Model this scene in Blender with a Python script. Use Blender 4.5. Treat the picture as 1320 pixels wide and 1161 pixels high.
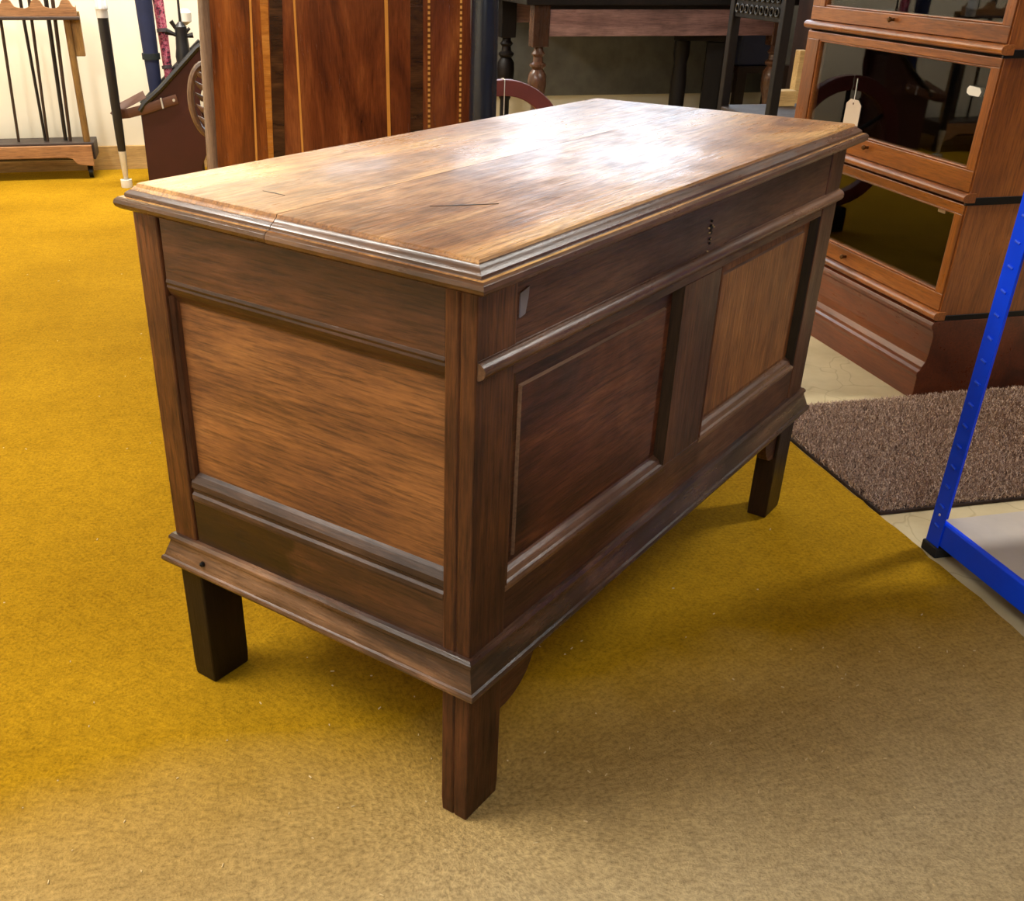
import bpy, bmesh, math, random
from mathutils import Vector, Matrix
random.seed(7)
S = bpy.context.scene
for o in list(bpy.data.objects): bpy.data.objects.remove(o)
COL = S.collection
PI = math.pi

# ------------------------------------------------------------------ camera
cd = bpy.data.cameras.new('camera'); cam = bpy.data.objects.new('camera', cd); COL.objects.link(cam)
rot = Matrix(((0.975924278, 0.100220509, -0.193720552),
              (-0.217825131, 0.493196988, -0.842204811),
              (0.011136198, 0.864125327, 0.503153460)))
cam.matrix_world = Matrix.Translation((-0.232, -0.923, 0.9752)) @ rot.to_4x4()
cd.sensor_width = 36; cd.lens = 35.8747; cd.shift_x = 0.056394; cd.shift_y = 0.085956
cd.clip_start = 0.02; cd.clip_end = 60
S.camera = cam

# ------------------------------------------------------------------ world, lights, exposure
wd = bpy.data.worlds.new('world'); S.world = wd; wd.use_nodes = True
wd.node_tree.nodes['Background'].inputs[0].default_value = (0.75, 0.85, 1.0, 1)
wd.node_tree.nodes['Background'].inputs[1].default_value = 1.0
S.view_settings.view_transform = 'Standard'; S.view_settings.look = 'None'
S.view_settings.gamma = 1; S.view_settings.use_curve_mapping = False
S.view_settings.exposure = 1.25

def area(name, loc, target, sx, sy, power, color):
    l = bpy.data.lights.new(name, 'AREA'); l.shape = 'RECTANGLE'; l.size = sx; l.size_y = sy
    l.energy = power; l.color = color
    o = bpy.data.objects.new(name, l); COL.objects.link(o)
    o.location = loc
    d = Vector(target) - Vector(loc)
    o.rotation_euler = d.to_track_quat('-Z', 'Y').to_euler()
    return o
WARM = (1.0, 0.96, 0.88); COOL = (0.80, 0.89, 1.0); NEUT = (1.0, 0.97, 0.90)
area('overhead_area_light', (-1.8, 0.55, 2.42), (-1.8, 0.55, 0), 0.35, 1.5, 43, WARM)
area('wall_fill_light', (-0.8, 3.8, 2.40), (-0.9, 4.58, 1.35), 1.6, 0.2, 44, WARM)  # unseen light added to brighten the back wall
area('overhead_area_light', (2.7, 0.9, 2.42), (2.7, 0.9, 0), 1.3, 0.16, 25, NEUT)
area('overhead_area_light', (-0.5, -2.1, 2.42), (-0.5, -2.1, 0), 1.2, 0.3, 20, COOL)  # unseen cool fill added behind the camera to lift the foreground

# ------------------------------------------------------------------ materials
def lin(c):
    return tuple(((x/255)/12.92 if x/255 <= 0.04045 else ((x/255+0.055)/1.055)**2.4) for x in c) + (1,)

class NT:
    def __init__(s, name):
        s.m = bpy.data.materials.new(name); s.m.use_nodes = True
        s.t = s.m.node_tree; s.n = s.t.nodes; s.b = s.n['Principled BSDF']; s.out = s.n['Material Output']
    def new(s, kind, **kw):
        n = s.n.new(kind)
        for k, v in kw.items():
            if hasattr(n, k): setattr(n, k, v)
        return n
    def l(s, a, b): s.t.links.new(a, b)
    def coords(s, scale=(1, 1, 1), rnd=True, rot=(0, 0, 0)):
        tc = s.new('ShaderNodeTexCoord'); mp = s.new('ShaderNodeMapping')
        mp.inputs['Scale'].default_value = scale; mp.inputs['Rotation'].default_value = rot
        s.l(tc.outputs['Object'], mp.inputs['Vector'])
        if rnd:
            oi = s.new('ShaderNodeObjectInfo'); mu = s.new('ShaderNodeVectorMath', operation='SCALE')
            mu.inputs[0].default_value = (31, 17, 23); s.l(oi.outputs['Random'], mu.inputs['Scale'])
            s.l(mu.outputs[0], mp.inputs['Location'])
        return mp.outputs[0]
    def noise(s, vec, scale, detail=4, rough=0.55, dist=0.0):
        n = s.new('ShaderNodeTexNoise'); n.inputs['Scale'].default_value = scale
        n.inputs['Detail'].default_value = detail; n.inputs['Roughness'].default_value = rough
        n.inputs['Distortion'].default_value = dist
        s.l(vec, n.inputs['Vector']); return n.outputs['Fac']
    def ramp(s, fac, stops):
        r = s.new('ShaderNodeValToRGB'); e = r.color_ramp.elements
        while len(e) < len(stops): e.new(0.5)
        for i, (p, c) in enumerate(stops): e[i].position = p; e[i].color = c if len(c) == 4 else lin(c)
        s.l(fac, r.inputs[0]); return r.outputs[0]
    def mix(s, fac, a, b, mode='MIX'):
        m = s.new('ShaderNodeMix', data_type='RGBA', blend_type=mode)
        for sock, v in ((m.inputs[0], fac), (m.inputs[6], a), (m.inputs[7], b)):
            if isinstance(v, (int, float)): sock.default_value = v
            elif isinstance(v, tuple): sock.default_value = v
            else: s.l(v, sock)
        return m.outputs[2]
    def mrange(s, v, a, b, c, d):
        m = s.new('ShaderNodeMapRange'); s.l(v, m.inputs[0])
        for i, x in enumerate((a, b, c, d)): m.inputs[i+1].default_value = x
        return m.outputs[0]
    def bump(s, h, strength, dist):
        b = s.new('ShaderNodeBump'); b.inputs['Strength'].default_value = strength; b.inputs['Distance'].default_value = dist
        s.l(h, b.inputs['Height']); s.l(b.outputs[0], s.b.inputs['Normal'])
    def set(s, **kw):
        for k, v in kw.items():
            sock = s.b.inputs[k.replace('_', ' ')]
            if isinstance(v, (int, float, tuple)): sock.default_value = v
            else: s.l(v, sock)
        return s

def plain(name, rgb, rough=0.5, metal=0.0, var=0.12, spec=0.5):
    m = NT(name); c = lin(rgb)
    v = m.noise(m.coords(), 14, 4)
    lo = tuple(x*(1-var) for x in c[:3])+(1,); hi = tuple(min(1, x*(1+var)) for x in c[:3])+(1,)
    m.set(Base_Color=m.ramp(v, [(0.3, lo), (0.7, hi)]), Roughness=rough, Metallic=metal)
    m.b.inputs['Specular IOR Level'].default_value = spec
    return m.m

def wood(name, axis, cols, rough=(0.3, 0.5), fine=1.0, blotch=0.5, dark=(0.25, 0.18, 0.14), bump=0.25, coat=0.0, grain=7, stretch=9, spec=0.5, wavy=0.0):
    """oiled wood: long figure along `axis`, short pores and rays, worn blotches, rubbed patches"""
    m = NT(name)
    sc = [1.0]*3; sc[axis] = 1/stretch
    fs = [1.0]*3; fs[axis] = 1/18
    ms = [1.0]*3; ms[axis] = 1/9
    g = m.noise(m.coords(tuple(sc)), grain, 6, 0.62, 0.9)
    base = m.ramp(g, [(0.28, cols[0]), (0.5, cols[1]), (0.72, cols[2])])
    f = m.noise(m.coords(tuple(fs)), 290, 4, 0.7)
    fcol = m.ramp(f, [(0.34, (0.30, 0.26, 0.24, 1)), (0.52, (0.98, 0.98, 0.98, 1)), (0.68, (1.28, 1.25, 1.2, 1))])
    c = m.mix(0.8*fine, base, fcol, 'MULTIPLY')
    md = m.noise(m.coords(tuple(ms)), 130, 6, 0.7)
    mcol = m.ramp(md, [(0.32, (0.55, 0.5, 0.48, 1)), (0.55, (1, 1, 1, 1)), (0.72, (1.22, 1.2, 1.16, 1))])
    c = m.mix(0.65*fine, c, mcol, 'MULTIPLY')
    bl = m.noise(m.coords((1, 1, 1)), 5.5, 5, 0.62)
    bcol = m.ramp(bl, [(0.34, dark + (1,)), (0.6, (1, 1, 1, 1))])
    c = m.mix(blotch, c, bcol, 'MULTIPLY')
    ra = m.new('ShaderNodeMath', operation='ADD'); m.l(bl, ra.inputs[0]); m.l(md, ra.inputs[1])
    r = m.mrange(ra.outputs[0], 0.7, 1.3, rough[1], rough[0])
    m.set(Base_Color=c, Roughness=r)
    m.b.inputs['Coat Weight'].default_value = coat; m.b.inputs['Coat Roughness'].default_value = 0.15
    m.b.inputs['Specular IOR Level'].default_value = spec
    h = m.new('ShaderNodeMath', operation='MULTIPLY_ADD'); m.l(md, h.inputs[0]); h.inputs[1].default_value = 1.0+wavy; m.l(f, h.inputs[2])
    m.bump(h.outputs[0], bump, 0.0012)
    return m.m

OAK_D = [(46, 26, 16), (88, 52, 34), (124, 80, 54)]
OAK_M = [(102, 62, 32), (142, 92, 50), (174, 122, 70)]
OAK_T = [(124, 76, 36), (200, 144, 82), (238, 192, 124)]
oak_x = wood('dark_oak_along', 0, OAK_D, (0.28, 0.5), 1, 0.6, spec=0.32)
oak_y = wood('dark_oak_across', 1, OAK_D, (0.28, 0.5), 1, 0.6)
oak_z = wood('dark_oak_upright', 2, [(42, 24, 14), (88, 50, 28), (126, 78, 42)], (0.28, 0.5), 1, 0.6, spec=0.32)
oak_grime_shade = wood('grime_and_shade_oak', 2, [(18, 11, 8), (36, 22, 15), (58, 36, 24)], (0.3, 0.5), 1, 0.5, spec=0.32)
oak_end = wood('warm_oak_panel', 1, OAK_M, (0.4, 0.6), 1, 0.5, (0.42, 0.33, 0.26), grain=9, stretch=7)
oak_front_dark = wood('brown_oak_panel', 0, [(44, 20, 13), (92, 48, 30), (134, 80, 50)], (0.3, 0.5), 1, 0.5, grain=12, stretch=3, spec=0.32)
oak_front_warm = wood('golden_oak_panel', 2, [(92, 52, 24), (142, 90, 44), (172, 116, 62)], (0.35, 0.55), 1, 0.4, (0.45, 0.36, 0.28), grain=9, stretch=4, spec=0.35)
oak_lid = wood('polished_oak_top', 0, OAK_T, (0.20, 0.50), 0.9, 0.85, (0.40, 0.30, 0.22), 0.35, 0.10, grain=11, stretch=4, wavy=2.2)
oak_edge = wood('worn_oak_moulding', 0, [(56, 36, 26), (106, 74, 54), (156, 118, 90)], (0.22, 0.42), 0.7, 0.6)
oak_base_x = wood('scuffed_oak_moulding_front', 0, [(28, 17, 12), (78, 50, 35), (146, 108, 80)], (0.2, 0.42), 0.8, 0.9, grain=14, stretch=5)
oak_base = wood('scuffed_oak_moulding', 1, [(24, 15, 11), (76, 50, 35), (150, 112, 82)], (0.2, 0.42), 0.8, 0.9, grain=14, stretch=5)

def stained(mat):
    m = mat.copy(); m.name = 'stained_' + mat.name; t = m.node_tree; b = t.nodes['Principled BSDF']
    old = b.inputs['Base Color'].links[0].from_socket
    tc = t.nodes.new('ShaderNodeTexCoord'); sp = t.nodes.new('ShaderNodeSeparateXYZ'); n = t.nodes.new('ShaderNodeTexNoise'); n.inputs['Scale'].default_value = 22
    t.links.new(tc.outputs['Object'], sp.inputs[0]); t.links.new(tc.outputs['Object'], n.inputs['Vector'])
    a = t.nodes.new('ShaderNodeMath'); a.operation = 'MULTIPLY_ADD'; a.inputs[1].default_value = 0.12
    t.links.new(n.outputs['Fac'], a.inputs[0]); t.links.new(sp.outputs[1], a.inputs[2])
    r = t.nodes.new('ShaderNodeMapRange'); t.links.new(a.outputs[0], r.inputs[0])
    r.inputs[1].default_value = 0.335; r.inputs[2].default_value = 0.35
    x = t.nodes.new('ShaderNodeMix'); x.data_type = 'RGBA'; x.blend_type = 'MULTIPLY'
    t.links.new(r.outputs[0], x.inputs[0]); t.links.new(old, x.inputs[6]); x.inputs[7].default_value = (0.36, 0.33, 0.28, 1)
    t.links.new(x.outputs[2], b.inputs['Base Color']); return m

def carpet_mat():
    m = NT('mustard_carpet_pile')
    v = m.coords((1, 1, 1), False)
    big = m.noise(v, 2.2, 4, 0.6); mid = m.noise(v, 38, 5, 0.75); fin = m.noise(v, 150, 5, 0.75)
    c = m.ramp(big, [(0.3, (160, 120, 16)), (0.7, (184, 141, 24))])
    # paler, greyer tint growing in front of the chest
    sp = m.new('ShaderNodeSeparateXYZ'); m.l(v, sp.inputs[0])
    wx = m.new('ShaderNodeMath', operation='MULTIPLY_ADD'); m.l(sp.outputs[0], wx.inputs[0]); wx.inputs[1].default_value = 0.12; wx.inputs[2].default_value = 0.22
    wy = m.new('ShaderNodeMath', operation='SUBTRACT'); m.l(wx.outputs[0], wy.inputs[0]); m.l(sp.outputs[1], wy.inputs[1])
    wn = m.new('ShaderNodeMath', operation='MULTIPLY_ADD'); m.l(big, wn.inputs[0]); wn.inputs[1].default_value = 0.3; m.l(wy.outputs[0], wn.inputs[2])
    toned = m.mrange(wn.outputs[0], 0.12, 0.60, 0.0, 0.95)
    c = m.mix(toned, c, lin((200, 178, 136)))
    c = m.mix(0.5, c, m.ramp(mid, [(0.3, (0.55, 0.53, 0.52, 1)), (0.6, (1, 1, 1, 1))]), 'MULTIPLY')
    c = m.mix(0.6, c, m.ramp(fin, [(0.34, (0.38, 0.36, 0.34, 1)), (0.54, (1.0, 1.0, 1.0, 1)), (0.7, (1.3, 1.28, 1.3, 1))]), 'MULTIPLY')
    m.set(Base_Color=c, Roughness=0.95)
    m.b.inputs['Specular IOR Level'].default_value = 0.06
    a = m.new('ShaderNodeMath', operation='ADD'); m.l(mid, a.inputs[0]); m.l(fin, a.inputs[1])
    m.bump(a.outputs[0], 0.7, 0.005)
    return m.m
M_CARPET = carpet_mat()

def concrete():
    m = NT('pale_floor')
    v = m.coords((1, 1, 1), False)
    n = m.noise(v, 4, 6, 0.6); fn = m.noise(v, 60, 4, 0.6)
    c = m.ramp(n, [(0.3, (176, 158, 118)), (0.7, (214, 198, 158))])
    vo = m.new('ShaderNodeTexVoronoi', feature='DISTANCE_TO_EDGE'); vo.inputs['Scale'].default_value = 4.5
    dv = m.new('ShaderNodeTexNoise'); dv.inputs['Scale'].default_value = 9; m.l(v, dv.inputs['Vector'])
    va = m.new('ShaderNodeVectorMath', operation='MULTIPLY_ADD'); m.l(dv.outputs['Color'], va.inputs[0])
    va.inputs[1].default_value = (.12, .12, .12); m.l(v, va.inputs[2]); m.l(va.outputs[0], vo.inputs['Vector'])
    cr = m.ramp(vo.outputs[0], [(0.0, (0.62, 0.58, 0.5, 1)), (0.012, (1, 1, 1, 1))])
    m.set(Base_Color=m.mix(0.6, c, cr, 'MULTIPLY'), Roughness=0.6)
    m.bump(fn, 0.2, 0.002)
    return m.m
M_FLOOR = concrete()

def wallmat(name, rgb):
    m = NT(name); v = m.coords((1, 1, 1), False)
    n = m.noise(v, 3, 5, 0.6); c = lin(rgb)
    m.set(Base_Color=m.ramp(n, [(0.3, tuple(x*0.94 for x in c[:3])+(1,)), (0.7, c)]), Roughness=0.8)
    m.bump(m.noise(v, 120, 3), 0.1, 0.002)
    return m.m
M_WALL = wallmat('cream_wall_paint', (240, 231, 208))
M_SHOP = wallmat('dim_shop_wall', (120, 100, 78))
M_CEIL = wallmat('ceiling_paint', (228, 224, 214))
M_PINE = wood('pale_pine', 0, [(176, 138, 82), (204, 168, 108), (220, 188, 132)], (0.4, 0.6), 0.5, 0.2)
M_WINDOW = NT('lit_window'); M_WINDOW.b.inputs['Emission Color'].default_value = (0.72, 0.85, 1, 1)
M_WINDOW.b.inputs['Emission Strength'].default_value = 3.5; M_WINDOW.set(Base_Color=(0.5, 0.5, 0.5, 1)); M_WINDOW = M_WINDOW.m
BK = [(94, 48, 14), (148, 84, 32), (176, 108, 50)]
bk_y = wood('bookcase_oak_along', 1, BK, (0.25, 0.4), 0.7, 0.3, (0.5, 0.4, 0.34), 0.15, 0.15)
bk_z = wood('bookcase_oak_upright', 2, BK, (0.25, 0.4), 0.7, 0.3, (0.5, 0.4, 0.34), 0.15, 0.15)
bk_base = wood('bookcase_plinth_oak', 1, [(64, 26, 12), (100, 46, 22), (124, 64, 32)], (0.25, 0.4), 0.6, 0.3, (0.5, 0.4, 0.34), 0.15, 0.15)
M_INSIDE = plain('bookcase_inside', (34, 22, 15), 0.7)
M_IRON = plain('black_iron', (22, 21, 21), 0.4, 0.6)
M_BRASS = plain('dark_brass', (96, 66, 34), 0.35, 0.9)
def glass():
    m = NT('cabinet_glass'); n = m.n; n.remove(m.b)
    tr = m.new('ShaderNodeBsdfTransparent'); tr.inputs[0].default_value = (0.86, 0.88, 0.86, 1)
    gl = m.new('ShaderNodeBsdfGlossy'); gl.inputs['Roughness'].default_value = 0.02
    fr = m.new('ShaderNodeFresnel'); fr.inputs[0].default_value = 1.52
    v = m.mrange(fr.outputs[0], 0, 1, 0.0, 1.0)
    mx = m.new('ShaderNodeMixShader'); m.l(v, mx.inputs[0]); m.l(tr.outputs[0], mx.inputs[1]); m.l(gl.outputs[0], mx.inputs[2])
    m.l(mx.outputs[0], m.out.inputs[0]); return m.m
M_GLASS = glass()
M_BLUE = plain('blue_enamel', (0, 70, 252), 0.4, 0, 0.08, 0.25)
M_BLUED = plain('blue_enamel_dents', (30, 84, 236), 0.4, 0, 0.08)
M_RUBBER = plain('black_rubber', (24, 24, 26), 0.7)
M_CHIP = plain('pale_shelf_board', (186, 176, 166), 0.55, 0, 0.08)
M_WHITE = plain('white_paper', (236, 234, 226), 0.7, 0, 0.03)
M_TAG = plain('cream_card', (206, 190, 174), 0.7, 0, 0.05)
M_BLACK = plain('black_leather', (26, 25, 27), 0.35)
M_SILVER = plain('silver', (222, 222, 222), 0.35, 0.55)
M_MAROON = plain('maroon_leather', (58, 20, 18), 0.42)
M_MAROON_P = plain('maroon_paint', (112, 52, 50), 0.5)
M_STRAP = plain('brown_strap_leather', (92, 58, 42), 0.5)
M_NAVY = plain('navy_cloth', (24, 32, 66), 0.8)
M_NAVYD = plain('navy_cloth_cuff', (24, 34, 36), 0.8)
def floral():
    m = NT('pink_floral_cloth'); v = m.coords()
    vo = m.new('ShaderNodeTexVoronoi'); vo.inputs['Scale'].default_value = 55; m.l(v, vo.inputs['Vector'])
    n = m.noise(v, 70, 3)
    c = m.ramp(n, [(0.38, (60, 44, 58)), (0.46, (176, 62, 92)), (0.56, (226, 128, 150)), (0.66, (120, 116, 108))])
    m.set(Base_Color=c, Roughness=0.7); return m.m
M_FLORAL = floral()
M_STICK_B = plain('black_cane', (28, 22, 20), 0.35)
M_STICK_D = plain('dark_brown_cane', (50, 34, 24), 0.4)
M_STICK_O = plain('olive_cane', (116, 84, 38), 0.5)
rack_x = wood('rack_oak', 0, [(110, 72, 42), (154, 108, 68), (180, 134, 90)], (0.4, 0.6), 0.7, 0.3)
rack_z = wood('rack_oak_upright', 2, [(110, 80, 36), (150, 112, 56), (172, 134, 76)], (0.4, 0.6), 0.7, 0.3)
rack_d = wood('rack_dark_wood', 0, [(34, 26, 22), (56, 42, 36), (72, 56, 46)], (0.4, 0.6), 0.7, 0.3)
def mahog(name, cols, grain=6, st=6):
    return wood(name, 2, cols, (0.16, 0.3), 0.5, 0.3, (0.5, 0.36, 0.28), 0.1, 0.3, grain=grain, stretch=st)
M_MAH = mahog('mahogany_veneer', [(66, 26, 8), (146, 78, 28), (196, 120, 52)], 9, 7)
M_MAHD = mahog('dark_mahogany_veneer', [(50, 20, 10), (112, 56, 26), (158, 92, 46)], 9, 5)
M_ROSE = wood('rosewood_banding', 0, [(34, 18, 10), (66, 40, 20), (96, 62, 34)], (0.16, 0.3), 0.5, 0.2, (0.5, 0.36, 0.28), 0.1, 0.3, grain=22, stretch=4)
M_BOXW = plain('boxwood_stringing', (206, 140, 62), 0.25)
M_SATIN = wood('satinwood_banding', 0, [(120, 66, 20), (188, 118, 44), (208, 142, 64)], (0.2, 0.3), 0.4, 0.2, grain=26, stretch=3)
def chequer():
    m = NT('chequer_stringing'); v = m.coords((0.01, 0.01, 1), False)
    w = m.new('ShaderNodeTexWave', bands_direction='Z'); w.inputs['Scale'].default_value = 22; w.inputs['Distortion'].default_value = 1.5
    m.l(v, w.inputs['Vector'])
    m.set(Base_Color=m.ramp(w.outputs['Fac'], [(0.3, (110, 66, 26)), (0.6, (214, 156, 80))]), Roughness=0.25); return m.m
M_CHEQ = chequer()
M_GREYEDGE = wood('faded_edge_wood', 2, [(92, 72, 58), (140, 112, 90), (186, 160, 136)], (0.15, 0.3), 0.5, 0.3, grain=9, stretch=8, coat=0.4)
M_CARVE = wood('carved_walnut', 2, [(60, 40, 28), (112, 82, 58), (160, 126, 96)], (0.3, 0.5), 0.6, 0.4)
M_BLUEBLACK = plain('blue_black_vinyl', (26, 32, 44), 0.22)
tb_x = wood('old_oak_rail', 0, [(84, 58, 54), (136, 102, 98), (168, 132, 126)], (0.25, 0.45), 0.7, 0.5)
tb_z = wood('old_oak_leg', 2, [(46, 28, 20), (82, 54, 40), (112, 78, 60)], (0.18, 0.35), 0.5, 0.5)
ch_z = wood('black_oak_chair', 2, [(10, 6, 5), (18, 11, 9), (28, 18, 15)], (0.4, 0.6), 0.6, 0.4, spec=0.25)
M_BOARD = plain('grey_green_board', (98, 96, 88), 0.75, 0, 0.2)
M_SLATE = plain('slate_blue_plastic', (44, 52, 84), 0.5)
M_DARKCUP = wood('dark_cupboard_wood', 2, [(22, 12, 8), (44, 24, 14), (60, 36, 22)], (0.3, 0.5), 0.6, 0.4)

# ------------------------------------------------------------------ mesh helpers
def link(name, bm, mat, parent=None, smooth=False, bevel=0.0, seg=2, kind=None, label=None, sub=0):
    bmesh.ops.recalc_face_normals(bm, faces=bm.faces[:])
    me = bpy.data.meshes.new(name); bm.to_mesh(me); bm.free()
    if mat: me.materials.append(mat)
    o = bpy.data.objects.new(name, me); COL.objects.link(o)
    if parent: o.parent = parent
    if smooth:
        for p in me.polygons: p.use_smooth = True
        try: me.set_sharp_from_angle(angle=math.radians(42))
        except Exception: pass
    if bevel:
        b = o.modifiers.new('bevel', 'BEVEL'); b.width = bevel; b.segments = seg; b.limit_method = 'ANGLE'; b.angle_limit = math.radians(40)
    if kind: o['kind'] = kind
    if label: o['label'] = label
    return o
def thing(name, label, cat, loc=(0, 0, 0), rz=0, group=None):
    o = bpy.data.objects.new(name, None); COL.objects.link(o); o.empty_display_size = 0.1
    o.location = loc; o.rotation_euler = (0, 0, rz); o['label'] = label; o['category'] = cat
    if group: o['group'] = group
    return o
def tag(o, label, cat, group=None):
    o['label'] = label; o['category'] = cat
    if group: o['group'] = group
    return o
def B(): return bmesh.new()
def box(bm, x0, x1, y0, y1, z0, z1):
    v = [bm.verts.new((x, y, z)) for x in (x0, x1) for y in (y0, y1) for z in (z0, z1)]
    for f in ((0, 1, 3, 2), (4, 6, 7, 5), (0, 4, 5, 1), (2, 3, 7, 6), (0, 2, 6, 4), (1, 5, 7, 3)):
        bm.faces.new([v[i] for i in f])
    return bm
def prism(bm, poly, axis, t0, t1):
    """poly: 2D points in the two other axes (ascending order), extruded along axis"""
    def p3(p, t):
        c = [p[0], p[1]]; c.insert(axis, t); return tuple(c)
    a = [bm.verts.new(p3(p, t0)) for p in poly]; b = [bm.verts.new(p3(p, t1)) for p in poly]
    n = len(poly); bm.faces.new(a); bm.faces.new(b[::-1])
    for i in range(n): bm.faces.new((a[i], b[i], b[(i+1) % n], a[(i+1) % n]))
    return bm
def lathe(bm, prof, seg=24, c=(0, 0, 0)):
    rings = []
    for r, z in prof:
        rings.append([bm.verts.new((c[0]+r*math.cos(2*PI*i/seg), c[1]+r*math.sin(2*PI*i/seg), c[2]+z)) for i in range(seg)])
    for a, b in zip(rings, rings[1:]):
        for i in range(seg): bm.faces.new((a[i], a[(i+1) % seg], b[(i+1) % seg], b[i]))
    bm.faces.new(rings[0][::-1]); bm.faces.new(rings[-1])
    return bm
def tube(bm, pts, rad, seg=10, flat=None):
    pts = [Vector(p) for p in pts]; n = len(pts)
    rad = rad if isinstance(rad, (list, tuple)) else [rad]*n
    rings = []; up = Vector((0, 0, 1)); prev = None
    for i, p in enumerate(pts):
        t = (pts[min(i+1, n-1)] - pts[max(i-1, 0)]).normalized()
        if prev is None:
            a = t.cross(up) if abs(t.dot(up)) < 0.95 else t.cross(Vector((1, 0, 0)))
        else: a = prev - t*prev.dot(t)
        a.normalize(); prev = a; b = t.cross(a)
        fa, fb = flat if flat else (1, 1)
        rings.append([bm.verts.new(p + a*(rad[i]*fa*math.cos(2*PI*k/seg)) + b*(rad[i]*fb*math.sin(2*PI*k/seg))) for k in range(seg)])
    for a, b in zip(rings, rings[1:]):
        for k in range(seg): bm.faces.new((a[k], a[(k+1) % seg], b[(k+1) % seg], b[k]))
    bm.faces.new(rings[0][::-1]); bm.faces.new(rings[-1])
    return bm
def ringsweep(bm, x0, x1, y0, y1, prof, cap_top=False, cap_bot=False):
    """mitred moulding round a rectangle; prof = (outward offset, z) from bottom to top"""
    rings = []
    for o, z in prof:
        rings.append([bm.verts.new(p) for p in ((x0-o, y0-o, z), (x1+o, y0-o, z), (x1+o, y1+o, z), (x0-o, y1+o, z))])
    for a, b in zip(rings, rings[1:]):
        for i in range(4): bm.faces.new((a[i], a[(i+1) % 4], b[(i+1) % 4], b[i]))
    if cap_top: bm.faces.new(rings[-1])
    if cap_bot: bm.faces.new(rings[0][::-1])
    return bm, rings

# ------------------------------------------------------------------ setting  (world X = along the far wall, Y = into the shop)
def struct(name, bm, mat, parent=None, **k):
    o = link(name, bm, mat, parent, **k); o['kind'] = 'structure'; return o
FZ = -0.007
XL, XR, YF, YB, ZC = -3.2, 3.3, -2.8, 4.58, 2.5
struct('floor', box(B(), XL, XR, YF, YB, FZ-0.08, FZ), M_FLOOR)
struct('ceiling', box(B(), XL, XR, YF, YB, ZC, ZC+0.08), M_CEIL)
struct('wall_back', box(B(), XL, XR, YB, YB+0.1, FZ, ZC), M_WALL)
struct('wall_left', box(B(), XL-0.1, XL, YF, YB, FZ, ZC), M_WALL)
struct('wall_right', box(B(), XR, XR+0.1, YF, YB, FZ, ZC), M_SHOP)
struct('wall_front', box(B(), XL, XR, YF-0.1, YF, FZ, ZC), M_SHOP)
struct('baseboard_back', box(B(), XL, 0.82, YB-0.018, YB, FZ, 0.108), M_PINE, bevel=0.003)
def window(i, x0, x1, z0, z1):
    f = B()
    for a in ((x0-.05, x1+.05, z1, z1+.05), (x0-.05, x1+.05, z0-.05, z0), (x0-.05, x0, z0, z1), (x1, x1+.05, z0, z1), ((x0+x1)/2-.012, (x0+x1)/2+.012, z0, z1)):
        box(f, a[0], a[1], YB-0.03, YB-0.001, a[2], a[3])
    fr = struct('window_%d' % i, f, M_WHITE)
    link('pane', box(B(), x0, x1, YB-0.012, YB-0.006, z0, z1), M_WINDOW, fr)
window(1, 0.12, 0.50, 1.32, 1.95)
window(2, 0.92, 1.62, 1.16, 2.3)
window(3, 1.80, 2.55, 1.16, 2.3)

# mustard carpet with its frayed edge along X = 1.0
bm = B(); ny = 260; top = []; bot = []
for i in range(ny+1):
    y = YF+0.02 + (YB-0.02-YF-0.02)*i/ny
    x = 1.0 + random.uniform(-.004, .003)
    top.append(bm.verts.new((x-0.003, y, 0))); bot.append(bm.verts.new((x, y, FZ)))
tl = [bm.verts.new((XL+.01, YF+0.02, 0)), bm.verts.new((XL+.01, YB-0.02, 0))]
bl = [bm.verts.new((XL+.01, YF+0.02, FZ)), bm.verts.new((XL+.01, YB-0.02, FZ))]
for i in range(ny): bm.faces.new((top[i], top[i+1], bot[i+1], bot[i]))
bm.faces.new([tl[0]] + top + [tl[1]]); bm.faces.new([bl[1]] + bot[::-1] + [bl[0]])
bm.faces.new((tl[0], tl[1], bl[1], bl[0])); bm.faces.new((tl[0], bl[0], bot[0], top[0])); bm.faces.new((tl[1], top[-1], bot[-1], bl[1]))
carpet = tag(link('carpet', bm, M_CARPET), 'mustard yellow fitted carpet covering the floor under the oak chest', 'carpet')
bm = B()
for i in range(260):
    x = random.uniform(-1.0, 0.95); y = random.uniform(-0.6, 3.0) if i < 130 else random.uniform(-0.25, 0.35); a = random.uniform(0, PI); L = random.uniform(.0008, .003); w = .0006
    dx, dy = math.cos(a)*L, math.sin(a)*L
    box(bm, -L, L, -w, w, 0.0002, 0.0016)
    bm.verts.ensure_lookup_table()
    bmesh.ops.transform(bm, matrix=Matrix.Translation((x, y, 0)) @ Matrix.Rotation(a, 4, 'Z'), verts=bm.verts[-8:])
link('fluff', bm, plain('pale_fluff', (214, 190, 140), 0.9), carpet, kind='stuff', label='pale crumbs of fluff lying on the carpet')

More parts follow.
